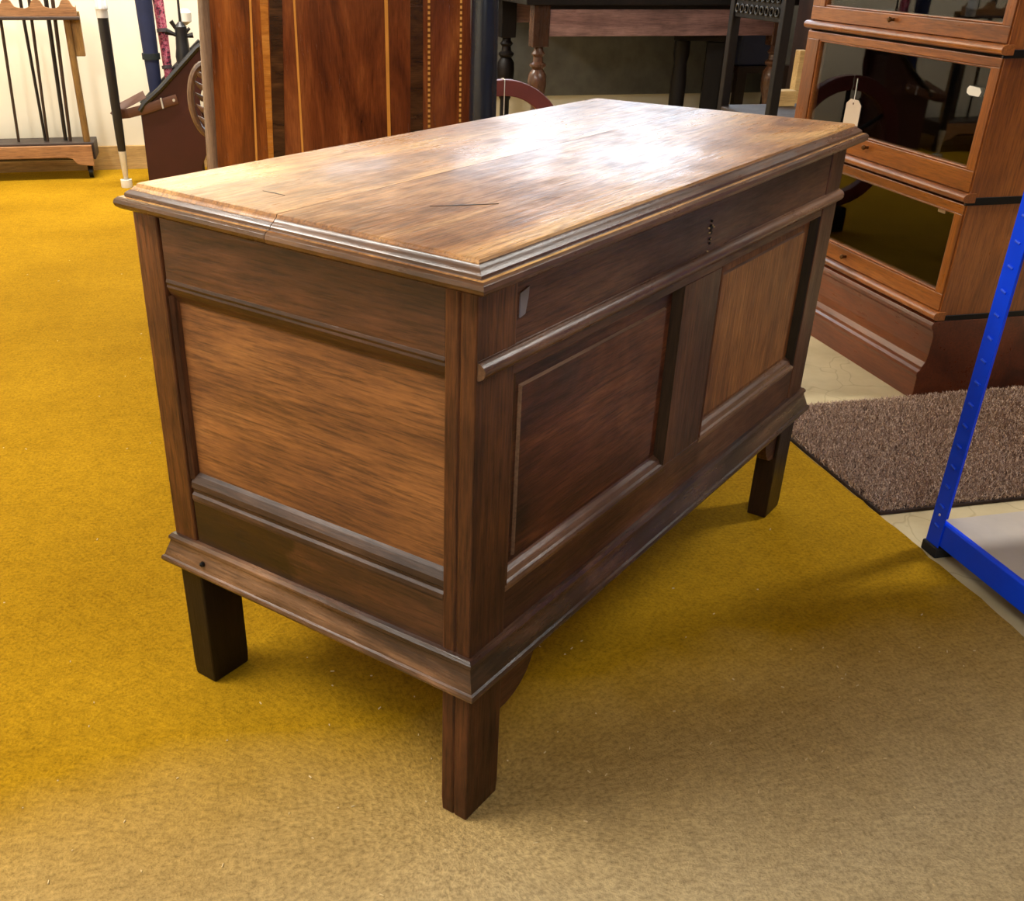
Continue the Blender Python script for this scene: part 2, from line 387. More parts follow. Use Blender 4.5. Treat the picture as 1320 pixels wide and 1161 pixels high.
# ------------------------------------------------------------------ the oak chest (own axes: x along the front, y along the end)
W, D = 1.0815, 0.5134
chest = thing('oak_coffer', 'large panelled dark oak coffer with moulded lid on four square legs', 'chest', (0, 0, 0), math.radians(40.98653))
def warp(o):
    """old, slightly out-of-square carcase"""
    for v in o.data.vertices:
        x, y, z = v.co; fx = 1-min(1, max(0, x/W)); fy = min(1, max(0, y/D))
        if z > 0.15:
            k = min(1, (z-0.15)/0.1)
            up = max(0, min(1, (z-0.3)/0.39))
            low = (0.006*(1-fy) - 0.004*fy)*fx
            high = 0.008*fy*fx
            v.co.z = z + k*(low*(1-up) + high*up)
            v.co.y = y - 0.006*up*fy*fx
def part(name, bm, mat, bevel=0.0, **k):
    o = link(name, bm, mat, chest, bevel=bevel, **k); warp(o); return o
ZT = 0.692
PW, PD = 0.071, 0.039
# corner posts running down into legs; end-grain groove on the visible ends
def post(x0, x1, y0, y1, groove):
    bm = B()
    if groove:
        g0 = y0+0.0205 if y0 < 0.2 else y1-0.0205
        poly = [(x0, y0), (x1, y0), (x1, y1), (x0, y1), (x0, g0+.0018), (x0+.0028, g0), (x0, g0-.0018)]
    else: poly = [(x0, y0), (x1, y0), (x1, y1), (x0, y1)]
    zs = [0.004, 0.02, 0.215, 0.26, 0.45, ZT]
    rings = []
    for i, z in enumerate(zs):
        cx, cy = (x0+x1)/2, (y0+y1)/2
        k = 0.965 if i == 0 else 1
        rings.append([bm.verts.new((cx+(px-cx)*k, cy+(py-cy)*k, z if i else 0.0)) for px, py in poly])
    n = len(poly)
    for a, b in zip(rings, rings[1:]):
        for i in range(n): bm.faces.new((a[i], a[(i+1) % n], b[(i+1) % n], b[i]))
    bm.faces.new(rings[0][::-1]); bm.faces.new(rings[-1])
    o = part('corner_post', bm, oak_z, bevel=0.0028)
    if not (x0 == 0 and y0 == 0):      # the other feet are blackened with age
        o.data.materials.append(oak_grime_shade)
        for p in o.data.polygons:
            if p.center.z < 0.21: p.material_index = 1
    return o
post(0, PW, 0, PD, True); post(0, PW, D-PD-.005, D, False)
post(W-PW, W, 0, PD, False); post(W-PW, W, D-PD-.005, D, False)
# front frame
part('top_rail', box(B(), PW, W-PW, 0.0012, 0.03, 0.585, ZT), oak_x, bevel=0.001)
part('bottom_rail', box(B(), PW, W-PW, 0.0012, 0.03, 0.2, 0.316), oak_x, bevel=0.001)
part('muntin', box(B(), 0.486, 0.606, 0.0016, 0.03, 0.316, 0.585), oak_z, bevel=0.0012)
# moulded sill under each front panel: bead, hollow and chamfer
sill = [(0.0012, 0.309), (0.0004, 0.315), (0.0012, 0.3195), (0.0045, 0.3215), (0.0065, 0.327), (0.0075, 0.3285), (0.0125, 0.332), (0.0165, 0.337), (0.026, 0.337), (0.026, 0.309)]
for a, b in ((PW, 0.486), (0.606, W-PW)):
    part('panel_sill', prism(B(), sill, 0, a, b), oak_edge, bevel=0.0004)
    # run moulding up the sides of the opening
    side = [(0, 0.0014), (0.003, 0.0004), (0.0055, 0.003), (0.008, 0.010), (0.010, 0.016), (0.010, 0.024), (0, 0.024)]
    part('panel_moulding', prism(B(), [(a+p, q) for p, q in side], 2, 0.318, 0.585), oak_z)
    part('panel_moulding', prism(B(), [(b-p, q) for p, q in side], 2, 0.318, 0.585), oak_grime_shade)  # darker oak paints the recess shade into this side
oak_highlight = wood('highlight_oak_edge', 0, [(70, 46, 34), (122, 90, 68), (160, 126, 98)], (0.25, 0.4), 0.6, 0.4)  # paler oak paints the highlight line along each field edge
# raised and fielded panels
def fielded(x0, x1, z0, z1, fx0, fx1, fz0, fz1, mat):
    bm = B(); yb, ye, yf = 0.020, 0.0155, 0.0092
    def ring(a, b, c, d, y): return [bm.verts.new(p) for p in ((a, y, c), (b, y, c), (b, y, d), (a, y, d))]
    rs = [ring(x0, x1, z0, z1, 0.024), ring(x0, x1, z0, z1, ye), ring(fx0, fx1, fz0, fz1, ye-0.0022), ring(fx0+.0017, fx1-.0017, fz0+.0017, fz1-.0017, yf)]
    for p, q in zip(rs, rs[1:]):
        for i in range(4): bm.faces.new((p[i], p[(i+1) % 4], q[(i+1) % 4], q[i]))
    bm.faces.new(rs[-1]); bm.faces.new(rs[0][::-1])
    o = part('fielded_panel', bm, mat)
    o.data.materials.append(oak_highlight)
    for p in o.data.polygons:
        if -0.98 < p.normal.y < -0.05 and p.center.y < 0.0125: p.material_index = 1
    return o
fielded(PW, 0.486, 0.325, 0.59, 0.100, 0.452, 0.343, 0.562, oak_front_dark)
p2 = fielded(0.606, W-PW, 0.325, 0.59, 0.624, 0.966, 0.343, 0.567, oak_front_warm); p2['label'] = 'golden oak panel, paler than the one beside it'
# long half-round moulding under the top rail
hr = [(0.004, 0.5985)] + [(-0.0105*math.sin(t)+0.0005, 0.609-0.0095*math.cos(t)) for t in [i*PI/10 for i in range(11)]] + [(-0.001, 0.6195), (0.004, 0.6205)]
part('rail_moulding', prism(B(), hr, 0, 0.002, W-0.001), oak_edge, smooth=True)
# lock keyhole and old nail holes
lk = B()
for z, r in ((0.652, .0035), (0.645, .0028), (0.636, .0022), (0.630, .0018), (0.660, .0018)):
    tube(lk, [(0.543+(0.655-z)*0.06, -0.0006, z), (0.543+(0.655-z)*0.06, 0.004, z)], r, 8)
part('keyhole', lk, plain('keyhole_shadow', (12, 9, 8), 0.8), label='dark keyhole in the top rail')
lk = B()
for dx, dz in ((-.008, .004), (.002, .006), (.008, .003), (-.004, -.003), (.001, -.012), (-.003, -.028)):
    tube(lk, [(0.543+dx, -0.0008, 0.648+dz), (0.543+dx, 0.003, 0.648+dz)], 0.0013, 6)
part('lock_pins', lk, plain('worn_brass_pin', (190, 160, 110), 0.4, 0.5), kind='stuff')
part('repair_patch', prism(B(), [(0.076, 0.646), (0.0755, 0.672), (0.092, 0.676), (0.0905, 0.664), (0.086, 0.648)], 1, -0.0002, 0.004), plain('grey_filler', (118, 112, 120), 0.3), label='grey worn patch beside the near corner post')
# end frame (x = 0)
YA, YZ = PD, 0.466
part('end_top_rail', box(B(), 0.0014, 0.03, YA, YZ, 0.612, ZT), oak_y, bevel=0.001)
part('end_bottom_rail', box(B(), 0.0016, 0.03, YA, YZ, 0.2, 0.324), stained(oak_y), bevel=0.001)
em = [(0.0014, 0.616), (0.0002, 0.612), (0.0016, 0.609), (0.001, 0.606), (0.0045, 0.598), (0.0085, 0.592), (0.010, 0.5885), (0.016, 0.5885), (0.022, 0.588), (0.022, 0.616)]
def prism_y(poly, y0, y1): return prism(B(), poly, 1, y0, y1)
part('end_panel_moulding', prism_y(em, YA, YZ), oak_y, bevel=0.0003)
es = [(0.0016, 0.318), (0.0002, 0.3225), (0.0006, 0.328), (0.004, 0.331), (0.0038, 0.335), (0.0012, 0.338), (0.002, 0.346), (0.008, 0.354), (0.014, 0.359), (0.022, 0.359), (0.022, 0.318)]
part('end_panel_sill', prism_y(es, YA, YZ), wood('worn_oak_sill', 1, [(40, 25, 18), (84, 58, 42), (128, 98, 76)], (0.4, 0.6), 0.8, 0.8, spec=0.4), bevel=0.0003)
part('end_panel_moulding', prism(B(), [(0.0014, YZ), (0.006, YZ-0.004), (0.014, YZ-0.007), (0.022, YZ-0.007), (0.022, YZ)], 2, 0.35, 0.595), oak_z)
part('end_panel', box(B(), 0.0125, 0.024, YA-.004, YZ+.004, 0.35, 0.6), oak_end)
# far end, back and bottom boards
part('end_panel', box(B(), W-0.024, W-0.002, YA, YZ, 0.2, ZT), oak_y)
part('back_panel', box(B(), PW, W-PW, D-0.028, D-0.002, 0.2, ZT), oak_x)
part('bottom_board', box(B(), 0.03, W-0.03, 0.03, D-0.03, 0.215, 0.235), oak_x)
# base moulding: fillet, hollow, bead
bp = [(-0.004, 0.2060), (0.011, 0.2060), (0.0165, 0.2085), (0.0178, 0.2125), (0.0165, 0.2165), (0.0135, 0.2178), (0.0125, 0.2215), (0.0105, 0.228), (0.0078, 0.235), (0.0062, 0.2405), (0.0058, 0.2435), (0.0078, 0.2455), (0.0072, 0.2495), (0.0035, 0.2535), (0.0, 0.2545), (-0.004, 0.2545)]
bm, _ = ringsweep(B(), 0, W, 0, D, bp)
bmb = part('base_moulding', bm, oak_base, smooth=True)
bmb.data.materials.append(oak_base_x)
for p in bmb.data.polygons:
    if p.center.x > 0.02 and p.center.x < W-0.02: p.material_index = 1
try: bmb.data.set_sharp_from_angle(angle=math.radians(24))
except Exception: pass
k = B(); lathe(k, [(0.0042, 0), (0.0036, 0.004), (0.001, 0.006)], 10)
bmesh.ops.transform(k, matrix=Matrix.Translation((-0.010, 0.448, 0.2285)) @ Matrix.Rotation(-PI/2, 4, 'Y'), verts=k.verts[:])
part('nail_head', k, M_IRON)
# corner brackets behind the legs
def bracket(xa, xb):
    n = 8; s = 1 if xb > xa else -1; L = abs(xb-xa)
    poly = [(xa, 0.208)] + [(xa + s*L*math.cos(t)**.8, 0.208-0.078*math.sin(t)) for t in [i*PI/2/n for i in range(n)]] + [(xa, 0.130)]
    part('bracket', prism(B(), poly, 1, 0.006, 0.024), oak_x, bevel=0.001)
bracket(PW, PW+0.09); bracket(W-PW, W-PW-0.06)
oak_nose = wood('worn_lid_edge', 1, [(60, 36, 22), (112, 76, 50), (160, 120, 86)], (0.2, 0.36), 0.7, 0.6, coat=0.15)
# lid: two boards with a moulded edge
lp = [(0.010, 0.6925), (0.0175, 0.6935), (0.0215, 0.6965), (0.0228, 0.7005), (0.0215, 0.7045), (0.0180, 0.7072), (0.0145, 0.7078), (0.0128, 0.7082), (0.0124, 0.7110), (0.0108, 0.7128), (0.0072, 0.7150), (0.0048, 0.7172), (0.0040, 0.7186), (0.0022, 0.7190), (0.0010, 0.7218), (-0.0012, 0.7226)]
def lid_board(ya, yb, cut_hi, cut_lo):
    bm, r = ringsweep(B(), 0.0, W+0.010, 0.0, D-0.020, lp, True, True)
    for co, no in (((0, ya, 0), (0.012, -1, 0)), ((0, yb, 0), (-0.012, 1, 0))):
        if (co[1] == ya and cut_lo) or (co[1] == yb and cut_hi):
            g = bmesh.ops.bisect_plane(bm, geom=bm.verts[:]+bm.edges[:]+bm.faces[:], plane_co=co, plane_no=no, clear_outer=True)
            ed = [e for e in g['geom_cut'] if isinstance(e, bmesh.types.BMEdge)]
            bmesh.ops.contextual_create(bm, geom=ed)
    o = part('lid_board', bm, oak_lid, smooth=True)
    o.data.materials.append(oak_nose); o.data.materials.append(oak_edge)
    for p in o.data.polygons:
        c = p.center
        if c.z < 0.7200 and abs(p.normal.z) < 0.98: p.material_index = 2 if 0.02 < c.x < W-0.02 else 1
    try: o.data.set_sharp_from_angle(angle=math.radians(30))
    except Exception: pass
    return o
lid_board(-1, 0.2633, True, False)
lb = lid_board(0.2642, 2, False, True)
# edge slip on the lid's front board is knocked off at the crack
M_GOUGE = plain('dark_scratch', (44, 30, 22), 0.5)
for pts in ([(.138, .165), (.165, .1405), (.200, .1145), (.166, .1435)], [(.068, .356), (.0675, .338), (.068, .320), (.0705, .338)]):
    part('scratch', prism(B(), pts, 2, .7215, .72285), M_GOUGE, label='dark scratch in the lid')
# ------------------------------------------------------------------ sectional bookcase (right)
BX0, BXB, BY0, BY1 = 1.455, 1.455+0.31, 1.178, 2.005
bk = thing('sectional_bookcase', 'stacked oak bookcase with glazed up-and-over doors behind the chest', 'bookcase', (0, 0, 0))
def bp_(name, bm, mat, parent=None, **k): return link(name, bm, mat, parent or bk, **k)
# ogee plinth, profile in (x, z) extruded along y
pl = [(BXB, FZ), (1.432, FZ), (1.432, 0.050), (1.429, 0.058), (1.431, 0.066), (1.437, 0.070), (1.4385, 0.078), (1.4455, 0.090), (1.449, 0.11), (1.450, 0.155), (1.447, 0.168), (1.4405, 0.176), (1.4385, 0.184), (1.4415, 0.191), (1.452, 0.194), (BXB, 0.194)]
bp_('plinth', prism(B(), pl, 1, BY0-0.004, BY1+0.004), bk_base, bevel=0.0012)
def section(z0, z1, fz0, fz1, knob_z):
    bp_('side_panel', box(B(), BX0, BXB, BY0, BY0+0.016, z0, z1), bk_z, bevel=0.0015)
    bp_('side_panel', box(B(), BX0, BXB, BY1-0.016, BY1, z0, z1), bk_z, bevel=0.0015)
    bp_('shelf', box(B(), BX0+.02, BXB, BY0+.016, BY1-.016, z0, z0+.014), M_INSIDE)
    bp_('top_board', box(B(), BX0+.02, BXB, BY0+.016, BY1-.016, z1-.012, z1), M_INSIDE)
    bp_('back_board', box(B(), BXB-.012, BXB-.002, BY0+.016, BY1-.016, z0+.014, z1-.012), M_INSIDE)
    d = link('door', box(B(), BX0-.004, BX0+.015, BY0+.004, BY1-.004, z0+.022, fz0), bk_y, bk, bevel=0.0015)
    link('door_rail', box(B(), BX0-.004, BX0+.015, BY0+.004, BY1-.004, fz1, z1-.004), bk_y, d, bevel=0.0015)
    link('door_stile', box(B(), BX0-.004, BX0+.015, BY0+.004, BY0+.033, fz0, fz1), bk_z, d, bevel=0.0012)
    link('door_stile', box(B(), BX0-.004, BX0+.015, BY1-.066, BY1-.004, fz0, fz1), bk_z, d, bevel=0.0012)
    # small ovolo round the pane
    for (ya, yb, za, zb) in ((BY0+.033, BY1-.066, fz0, fz0+.005), (BY0+.033, BY1-.066, fz1-.005, fz1), (BY0+.033, BY0+.038, fz0, fz1), (BY1-.071, BY1-.066, fz0, fz1)):
        link('pane_bead', box(B(), BX0-.001, BX0+.012, ya, yb, za, zb), bk_y, d, bevel=0.002)
    link('pane', box(B(), BX0+.006, BX0+.009, BY0+.034, BY1-.067, fz0+.002, fz1-.002), M_GLASS, d)
    k = B(); lathe(k, [(0.004, 0), (0.003, .006), (0.0058, .010), (0.0066, .0135), (0.004, .017)], 12)
    bmesh.ops.transform(k, matrix=Matrix.Translation((BX0-.004, 1.605, knob_z)) @ Matrix.Rotation(-PI/2, 4, 'Y'), verts=k.verts[:])
    link('knob', k, M_BRASS, d, smooth=True)
    # rounded rail below the door
    rr = [(BX0+.014, z0), (BX0-.004, z0)] + [(BX0-.006-.012*math.sin(t), z0+.010-.010*math.cos(t)) for t in [i*PI/8 for i in range(9)]] + [(BX0-.004, z0+.0205), (BX0+.014, z0+.0205)]
    bp_('front_rail', prism(B(), rr, 1, BY0-.004, BY1+.004), bk_y, smooth=True)
    bp_('iron_band', prism(B(), [(BX0-.010, z0-.006), (BXB-.02, z0-.006), (BXB-.02, z0+.011), (BX0-.006, z0+.011)], 1, BY0-.0035, BY0+.001), M_IRON, bevel=0.001)
section(0.196, 0.472, 0.258, 0.446, 0.24)
section(0.474, 0.780, 0.542, 0.757, 0.526)
section(0.782, 1.090, 0.838, 1.06, 0.826)
bp_('cornice', box(B(), BX0-.012, BXB, BY0-.01, BY1+.01, 1.09, 1.13), bk_y, bevel=0.006)
# stickers on the glass
st = B(); prism(st, [(1.234, .702), (1.242, .710), (1.278, .711), (1.284, .705), (1.283, .696), (1.272, .692), (1.240, .692)], 0, BX0+.0052, BX0+.006)
link('price_sticker', st, M_WHITE, bk, label='small white sticker on the middle pane')
link('price_sticker', box(B(), BX0+.0052, BX0+.006, 1.255, 1.283, .432, .440), plain('tan_label', (150, 120, 84), 0.7), bk, label='small tan label on the lowest pane')

# white object peeping out by the plinth at the right edge
bm = B(); lathe(bm, [(0.03, 0), (0.045, .006), (0.05, .014), (0.045, .022), (0.02, .025)], 20)
o = tag(link('folded_cloth', bm, M_WHITE, smooth=True), 'folded white cloth on the floor beside the bookcase plinth at frame edge', 'cloth')
o.location = (1.86, 1.225, FZ); o.scale = (1.2, .8, 1)

# ------------------------------------------------------------------ shaggy mat
MX0, MX1, MY0, MY1 = 1.003, 2.05, 0.64, 1.165
mat_ = thing('shaggy_mat', 'brown shaggy doormat lying beside the carpet edge', 'mat', (0, 0, FZ))
def matte(name, a, b):
    m = NT(name); oi = m.coords((1, 1, 1), False); n = m.noise(oi, 260, 2); n2 = m.noise(oi, 12, 3)
    c = m.ramp(n, [(0.34, (104, 80, 66)), (0.5, a), (0.66, b)])
    m.set(Base_Color=c, Roughness=0.8); return m.m
M_SHAG = matte('brown_shag', (186, 156, 136), (232, 208, 184))
link('backing', box(B(), MX0, MX1, MY0, MY1, 0, 0.008), plain('mat_backing', (56, 40, 32), 0.9), mat_, bevel=0.002)
vs = []; fs = []
rnd = random.random
for i in range(52000):
    x = MX0+.002+(MX1-MX0-.004)*rnd(); y = MY0+.002+(MY1-MY0-.004)*rnd()
    h = .013+.009*rnd(); a = rnd()*2*PI; le = .004+.008*rnd(); b = rnd()*2*PI
    ex = min(1, (x-MX0)/.02, (y-MY0)/.02, (MY1-y)/.02); h *= .6+.4*max(0, ex)
    w = .0011; wx, wy = math.cos(a)*w, math.sin(a)*w; tx, ty = math.cos(b)*le, math.sin(b)*le
    n = len(vs)
    vs += [(x-wx, y-wy, .006), (x+wx, y+wy, .006), (x+wx+tx*.45, y+wy+ty*.45, .006+h*.7), (x-wx+tx*.45, y-wy+ty*.45, .006+h*.7), (x+tx, y+ty, .006+h)]
    fs += [(n, n+1, n+2, n+3), (n+3, n+2, n+4)]
me = bpy.data.meshes.new('pile'); me.from_pydata(vs, [], fs); me.materials.append(M_SHAG)
o = bpy.data.objects.new('pile', me); COL.objects.link(o); o.parent = mat_; o['kind'] = 'stuff'

# ------------------------------------------------------------------ blue metal shelving
SX, SY = 1.012, 0.508
sh = thing('metal_shelving', 'bright blue bolted metal shelving unit at the right edge of the frame', 'shelving', (SX, SY, 0))
SD, SW = 0.34, 0.88
def upright(y, flip, x=0):
    s = -1 if flip else 1; t = -1 if x else 1
    b = B(); prism(b, [(x, y), (x+t*.036, y), (x+t*.036, y+s*.002), (x+t*.002, y+s*.002), (x+t*.002, y+s*.036), (x, y+s*.036)], 2, FZ+.004, 1.5)
    u = link('upright', b, M_BLUE, sh, bevel=0.0008)
    d = B()
    for i in range(36):
        z = 0.055+i*0.04
        tube(d, [(x-t*.0006, y+s*.013, z), (x-t*.0006, y+s*.025, z-.003)], .0022, 6)
        tube(d, [(x+t*.012, y-s*.0006, z), (x+t*.024, y-s*.0006, z-.003)], .0022, 6)
    link('slot_dents', d, M_BLUED, u, kind='stuff')
    f = B(); box(f, min(x-t*.004, x+t*.040), max(x-t*.004, x+t*.040), min(y-s*.004, y+s*.040), max(y-s*.004, y+s*.040), FZ, .014)
    link('rubber_foot', f, M_RUBBER, u, bevel=0.003)
upright(0, True); upright(-SD, False); upright(0, True, SW); upright(-SD, False, SW)
def shelf(z0, z1, long_beams):
    for x, t in ((0.0025, 1), (SW-.0025, -1)):
        b = B(); prism(b, [(x, z0), (x, z1), (x+t*.0035, z1+.003), (x+t*.0105, z1+.003), (x+t*.0105, z0)], 1, -SD+.02, -0.02)
        link('beam', b, M_BLUE, sh, bevel=0.001)
    if long_beams:
        for y in (-.013, -SD+.0025): link('long_beam', box(B(), .02, SW-.02, y, y+.0105, z0, z1), M_BLUE, sh, bevel=.001)
    link('shelf_board', box(B(), .014, SW-.014, -SD+.014, -.014, z1-.010, z1-.001), M_CHIP, sh, bevel=0.001)
shelf(.018, .062, False); shelf(.56, .60, True); shelf(1.10, 1.145, True)
r = link('rivet', lathe(B(), [(.0028, 0), (.002, .0012)], 8), M_SILVER, sh); r.rotation_euler = (0, -PI/2, 0); r.location = (0, -.018, .075)

# ------------------------------------------------------------------ walking-stick rack against the far wall
RY = 4.35
rk = thing('stick_rack', 'oak walking stick rack with scalloped top rail against the cream wall', 'rack', (0, 0, 0))
def scallop(xr, xl, z0, z1):
    pts = [(xl, z0), (xr, z0), (xr, z1-.008)]
    x = xr
    per = 0.122
    while x > xl + per:
        # flat-topped hump, then round notch
        for dx, dz in ((0, -.030), (.010, -.026), (.016, -.016), (.022, -.004), (.030, 0), (.048, 0), (.056, -.004), (.062, -.016), (.068, -.026), (.078, -.031), (.090, -.034), (.106, -.033)):
            pts.append((x-.002-dx, z1+dz+.012))
        x -= per
    pts.append((xl, z1-.012)); return pts
link('top_rail', prism(B(), scallop(-.752, -1.9, .675, .735), 1, RY, RY+.02), rack_x, rk)
link('rail_shelf', box(B(), -1.9, -.742, RY-.012, RY+.03, .668, .682), rack_d, rk, bevel=.003)
b = B(); tube(b, [(-.80, RY+.03, .70), (-.797, RY+.03, .15)], .016, 12); link('end_post', b, rack_z, rk, smooth=True)
link('wall_cleat', box(B(), -.79, -.745, RY+.03, RY+.06, .52, .70), rack_z, rk, bevel=.003)
foot = [(-1.9, .098), (-.89, .098), (-.868, .092), (-.858, .078), (-.842, .066), (-.776, .058), (-.776, .150), (-1.9, .150)]
link('front_board', prism(B(), foot, 1, RY-.02, RY), rack_x, rk, bevel=.002)
link('drip_tray', box(B(), -1.9, -.765, RY, RY+.17, .085, .160), rack_d, rk, bevel=.003)
for x in (-.80, -1.5):
    k = B(); tube(k, [(x-.008, RY+.03, .026), (x+.010, RY+.03, .026)], .026, 14); k_ = link('castor', k, M_IRON, rk)
    link('castor_fork', box(B(), x-.012, x+.012, RY+.02, RY+.04, .03, .09), M_IRON, k_)
sticks = [('thin brown cane, leftmost in the stick rack', M_STICK_D, (-1.064, .95), (-1.10, .162), .0075),
          ('black cane whose tip crosses its neighbour in the stick rack', M_STICK_B, (-.985, .95), (-.985, .162), .008),
          ('dark brown cane standing just right of the crossing black cane', M_STICK_D, (-.935, .95), (-.972, .162), .0075),
          ('black lacquered cane beside the rack end post, left of the pair', M_STICK_B, (-.872, .95), (-.895, .162), .0105),
          ('dark polished cane beside the rack end post, right of the pair', M_STICK_D, (-.838, .95), (-.872, .162), .009)]
for i, (lab, m, t, b0, r) in enumerate(sticks):
    b = B(); tube(b, [(b0[0], RY+.05+.02*(i % 2), b0[1]), (t[0], RY+.035+.03*(i % 2), t[1])], [r*.85, r], 10)
    o = tag(link('walking_stick', b, m, smooth=True), lab, 'stick', 'walking sticks in the rack')

# ------------------------------------------------------------------ scabbard, bin and umbrellas
sc = thing('sword_scabbard', 'tall black scabbard with silver tip standing in a white cup by the wall', 'scabbard', (-.626, 4.12, 0))
b = B(); lathe(b, [(.0165, .150), (.0195, .22), (.022, .5), (.023, .695)], 16); link('sheath', b, M_BLACK, sc, smooth=True)
b = B(); lathe(b, [(.006, .012), (.010, .03), (.0135, .085), (.017, .150), (.017, .156)], 14); link('chape', b, M_SILVER, sc, smooth=True)
b = B(); lathe(b, [(.0245, .69), (.0245, .72), (.027, .722), (.027, .735), (.0245, .738), (.0245, .86), (.02, .87)], 16); link('collar', b, M_SILVER, sc, smooth=True)
b = B(); lathe(b, [(.024, 0), (.025, .004), (.025, .034), (.021, .035), (.020, .010), (.004, .009)], 18); link('cup', b, M_WHITE, sc, smooth=True)

bn = thing('umbrella_bin', 'maroon leather umbrella bin with slanted black rim standing by the wall', 'bin', (0, 4.15, 0))
prof = [(-.528, .003), (-.524, .295), (-.52, .335), (-.43, .40), (-.33, .49), (-.254, .56), (-.235, .575), (-.235, .44), (-.262, .36), (-.262, .30), (-.235, .235), (-.245, .15), (-.28, .08), (-.284, .003)]
link('front_panel', prism(B(), prof, 1, 0, .012), M_MAROON, bn, bevel=.003)
link('back_panel', prism(B(), prof, 1, .208, .22), M_MAROON, bn, bevel=.003)
link('side_panel', box(B(), -.526, -.512, .012, .208, .003, .32), M_MAROON, bn)
link('side_panel', box(B(), -.285, -.273, .012, .208, .003, .5), M_MAROON, bn)
link('bottom', box(B(), -.512, -.285, .012, .208, .003, .015), M_MAROON, bn)
b = B(); tube(b, [(-.528, -.002, .318), (-.50, -.002, .350), (-.43, -.002, .405), (-.33, -.002, .497), (-.254, -.002, .568), (-.235, -.002, .58)], .013, 8); link('rim', b, M_BLACK, bn, smooth=True)
b = B(); tube(b, [(-.528, .222, .318), (-.43, .222, .405), (-.33, .222, .497), (-.235, .222, .58)], .012, 8); link('rim', b, M_BLACK, bn, smooth=True)
st_ = B(); tube(st_, [(-.36, -.006, .365), (-.42, -.010, .350), (-.50, -.010, .327), (-.58, .002, .308), (-.625, .014, .303), (-.640, .022, .310), (-.625, .030, .325), (-.58, .032, .345), (-.50, .032, .382)], .021, 10, flat=(.12, 1)); s_ = link('strap', st_, M_STRAP, bn)
b = B(); tube(b, [(-.425, -.017, .328), (-.430, -.017, .372)], .004, 8); link('strap_keeper', b, M_SILVER, bn, smooth=True)
b = B(); tube(b, [(-.375, -.012, .361), (-.375, -.018, .361)], .006, 10); link('rivet', b, M_SILVER, bn)

um = thing('furled_umbrella', 'navy furled umbrella with a dark cuff standing in the maroon bin', 'umbrella', (0, 4.28, 0))
b = B(); tube(b, [(-.445, -.02, .06), (-.452, -.02, .36), (-.455, 0, .55), (-.458, 0, .76), (-.47, 0, .95)], [.012, .028, .034, .038, .03], 14); link('canopy', b, M_NAVY, um, smooth=True)
b = B(); tube(b, [(-.455, 0, .515), (-.455, 0, .54)], [.040, .040], 14); link('cuff', b, M_NAVYD, um, smooth=True)
b = B(); tube(b, [(-.47, 0, .95), (-.475, 0, 1.03), (-.46, 0, 1.06), (-.44, 0, 1.05)], .01, 8); link('handle', b, M_STICK_B, um, smooth=True)
um = thing('furled_umbrella', 'slim pink floral furled umbrella standing right of the navy one', 'umbrella', (.003, 4.345, 0))
b = B(); tube(b, [(-.385, -.03, .06), (-.392, -.02, .40), (-.397, 0, .6), (-.402, 0, .76), (-.408, 0, .95)], [.010, .018, .022, .024, .02], 12); link('canopy', b, M_FLORAL, um, smooth=True)
for z in (.47, .62): b = B(); tube(b, [(-.394-(z-.4)*.02, -.012, z), (-.395-(z-.4)*.02, -.010, z+.014)], .0235, 12); link('tie', b, plain('grey_tie', (84, 74, 78), .6), um)
b = B(); tube(b, [(-.408, 0, .95), (-.41, 0, 1.05)], .008, 8); link('handle', b, M_STICK_B, um)
um = thing('folding_umbrella', 'black umbrella with spread rib joints and thin rod above the bin', 'umbrella', (0, 4.28, 0))
b = B(); lathe(b, [(.012, .08), (.028, .45), (.036, .525), (.030, .56), (.026, .62), (.027, .645), (.008, .665)], 14, (-.313, 0, 0)); link('canopy', b, M_BLACK, um, smooth=True)
b = B(); tube(b, [(-.313, 0, .65), (-.308, 0, .95)], .0055, 8); link('rod', b, M_BLACK, um)
for (x1, z1, r) in ((-.380, .628, .015), (-.352, .668, .010), (-.262, .612, .012), (-.274, .640, .006)):
    b = B(); tube(b, [(-.313, 0, .60), ((x1-.313)/2, -.004, (z1+.605)/2), (x1, -.006, z1)], [.008, .008, r], 8); link('rib_joint', b, M_BLACK, um, smooth=True)
b = B(); lathe(b, [(.004, .65), (.026, .665), (.028, .70), (.014, .715)], 14, (-.288, 0.02, 0)); link('end_cap', b, M_WHITE, um, smooth=True)

# ------------------------------------------------------------------ inlaid mahogany panel standing behind the chest
PY = 2.25
ip = thing('inlaid_mahogany_panel', 'tall mahogany table leaf with pale inlaid lines standing behind the chest', 'panel', (0, PY, 0))
ZP = 1.10
def strip(name, xb0, xb1, xt0, xt1, mat, y0=-.0012, y1=.0, label=None):
    """vertical board / inlay between x at z=0.43 and x at z=0.84"""
    def X(a, b_, z): return a + (b_-a)*(z-.43)/.413
    bm = B(); v = []
    for y in (y0, y1):
        for z in (.002, ZP):
            for a, b_ in ((xb0, xt0), (xb1, xt1)): v.append(bm.verts.new((X(a, b_, z), y, z)))
    for f in ((0, 1, 3, 2), (4, 6, 7, 5), (0, 2, 6, 4), (1, 5, 7, 3), (0, 4, 5, 1), (2, 3, 7, 6)): bm.faces.new([v[i] for i in f])
    return link(name, bm, mat, ip, label=label)
strip('board', -0.2320, -0.0577, -0.2005, -0.0577, M_MAH, 0, .025)
strip('board', -0.0577, 0.4082, -0.0577, 0.4082, M_MAHD, 0, .025)
strip('board', 0.4082, 0.5321, 0.4082, 0.5254, M_MAHD, 0, .025)
strip('inlay_line', -0.1103, -0.1043, -0.0925, -0.0865, M_BOXW)
strip('banding', -0.0730, -0.0580, -0.0640, -0.0420, M_SATIN)
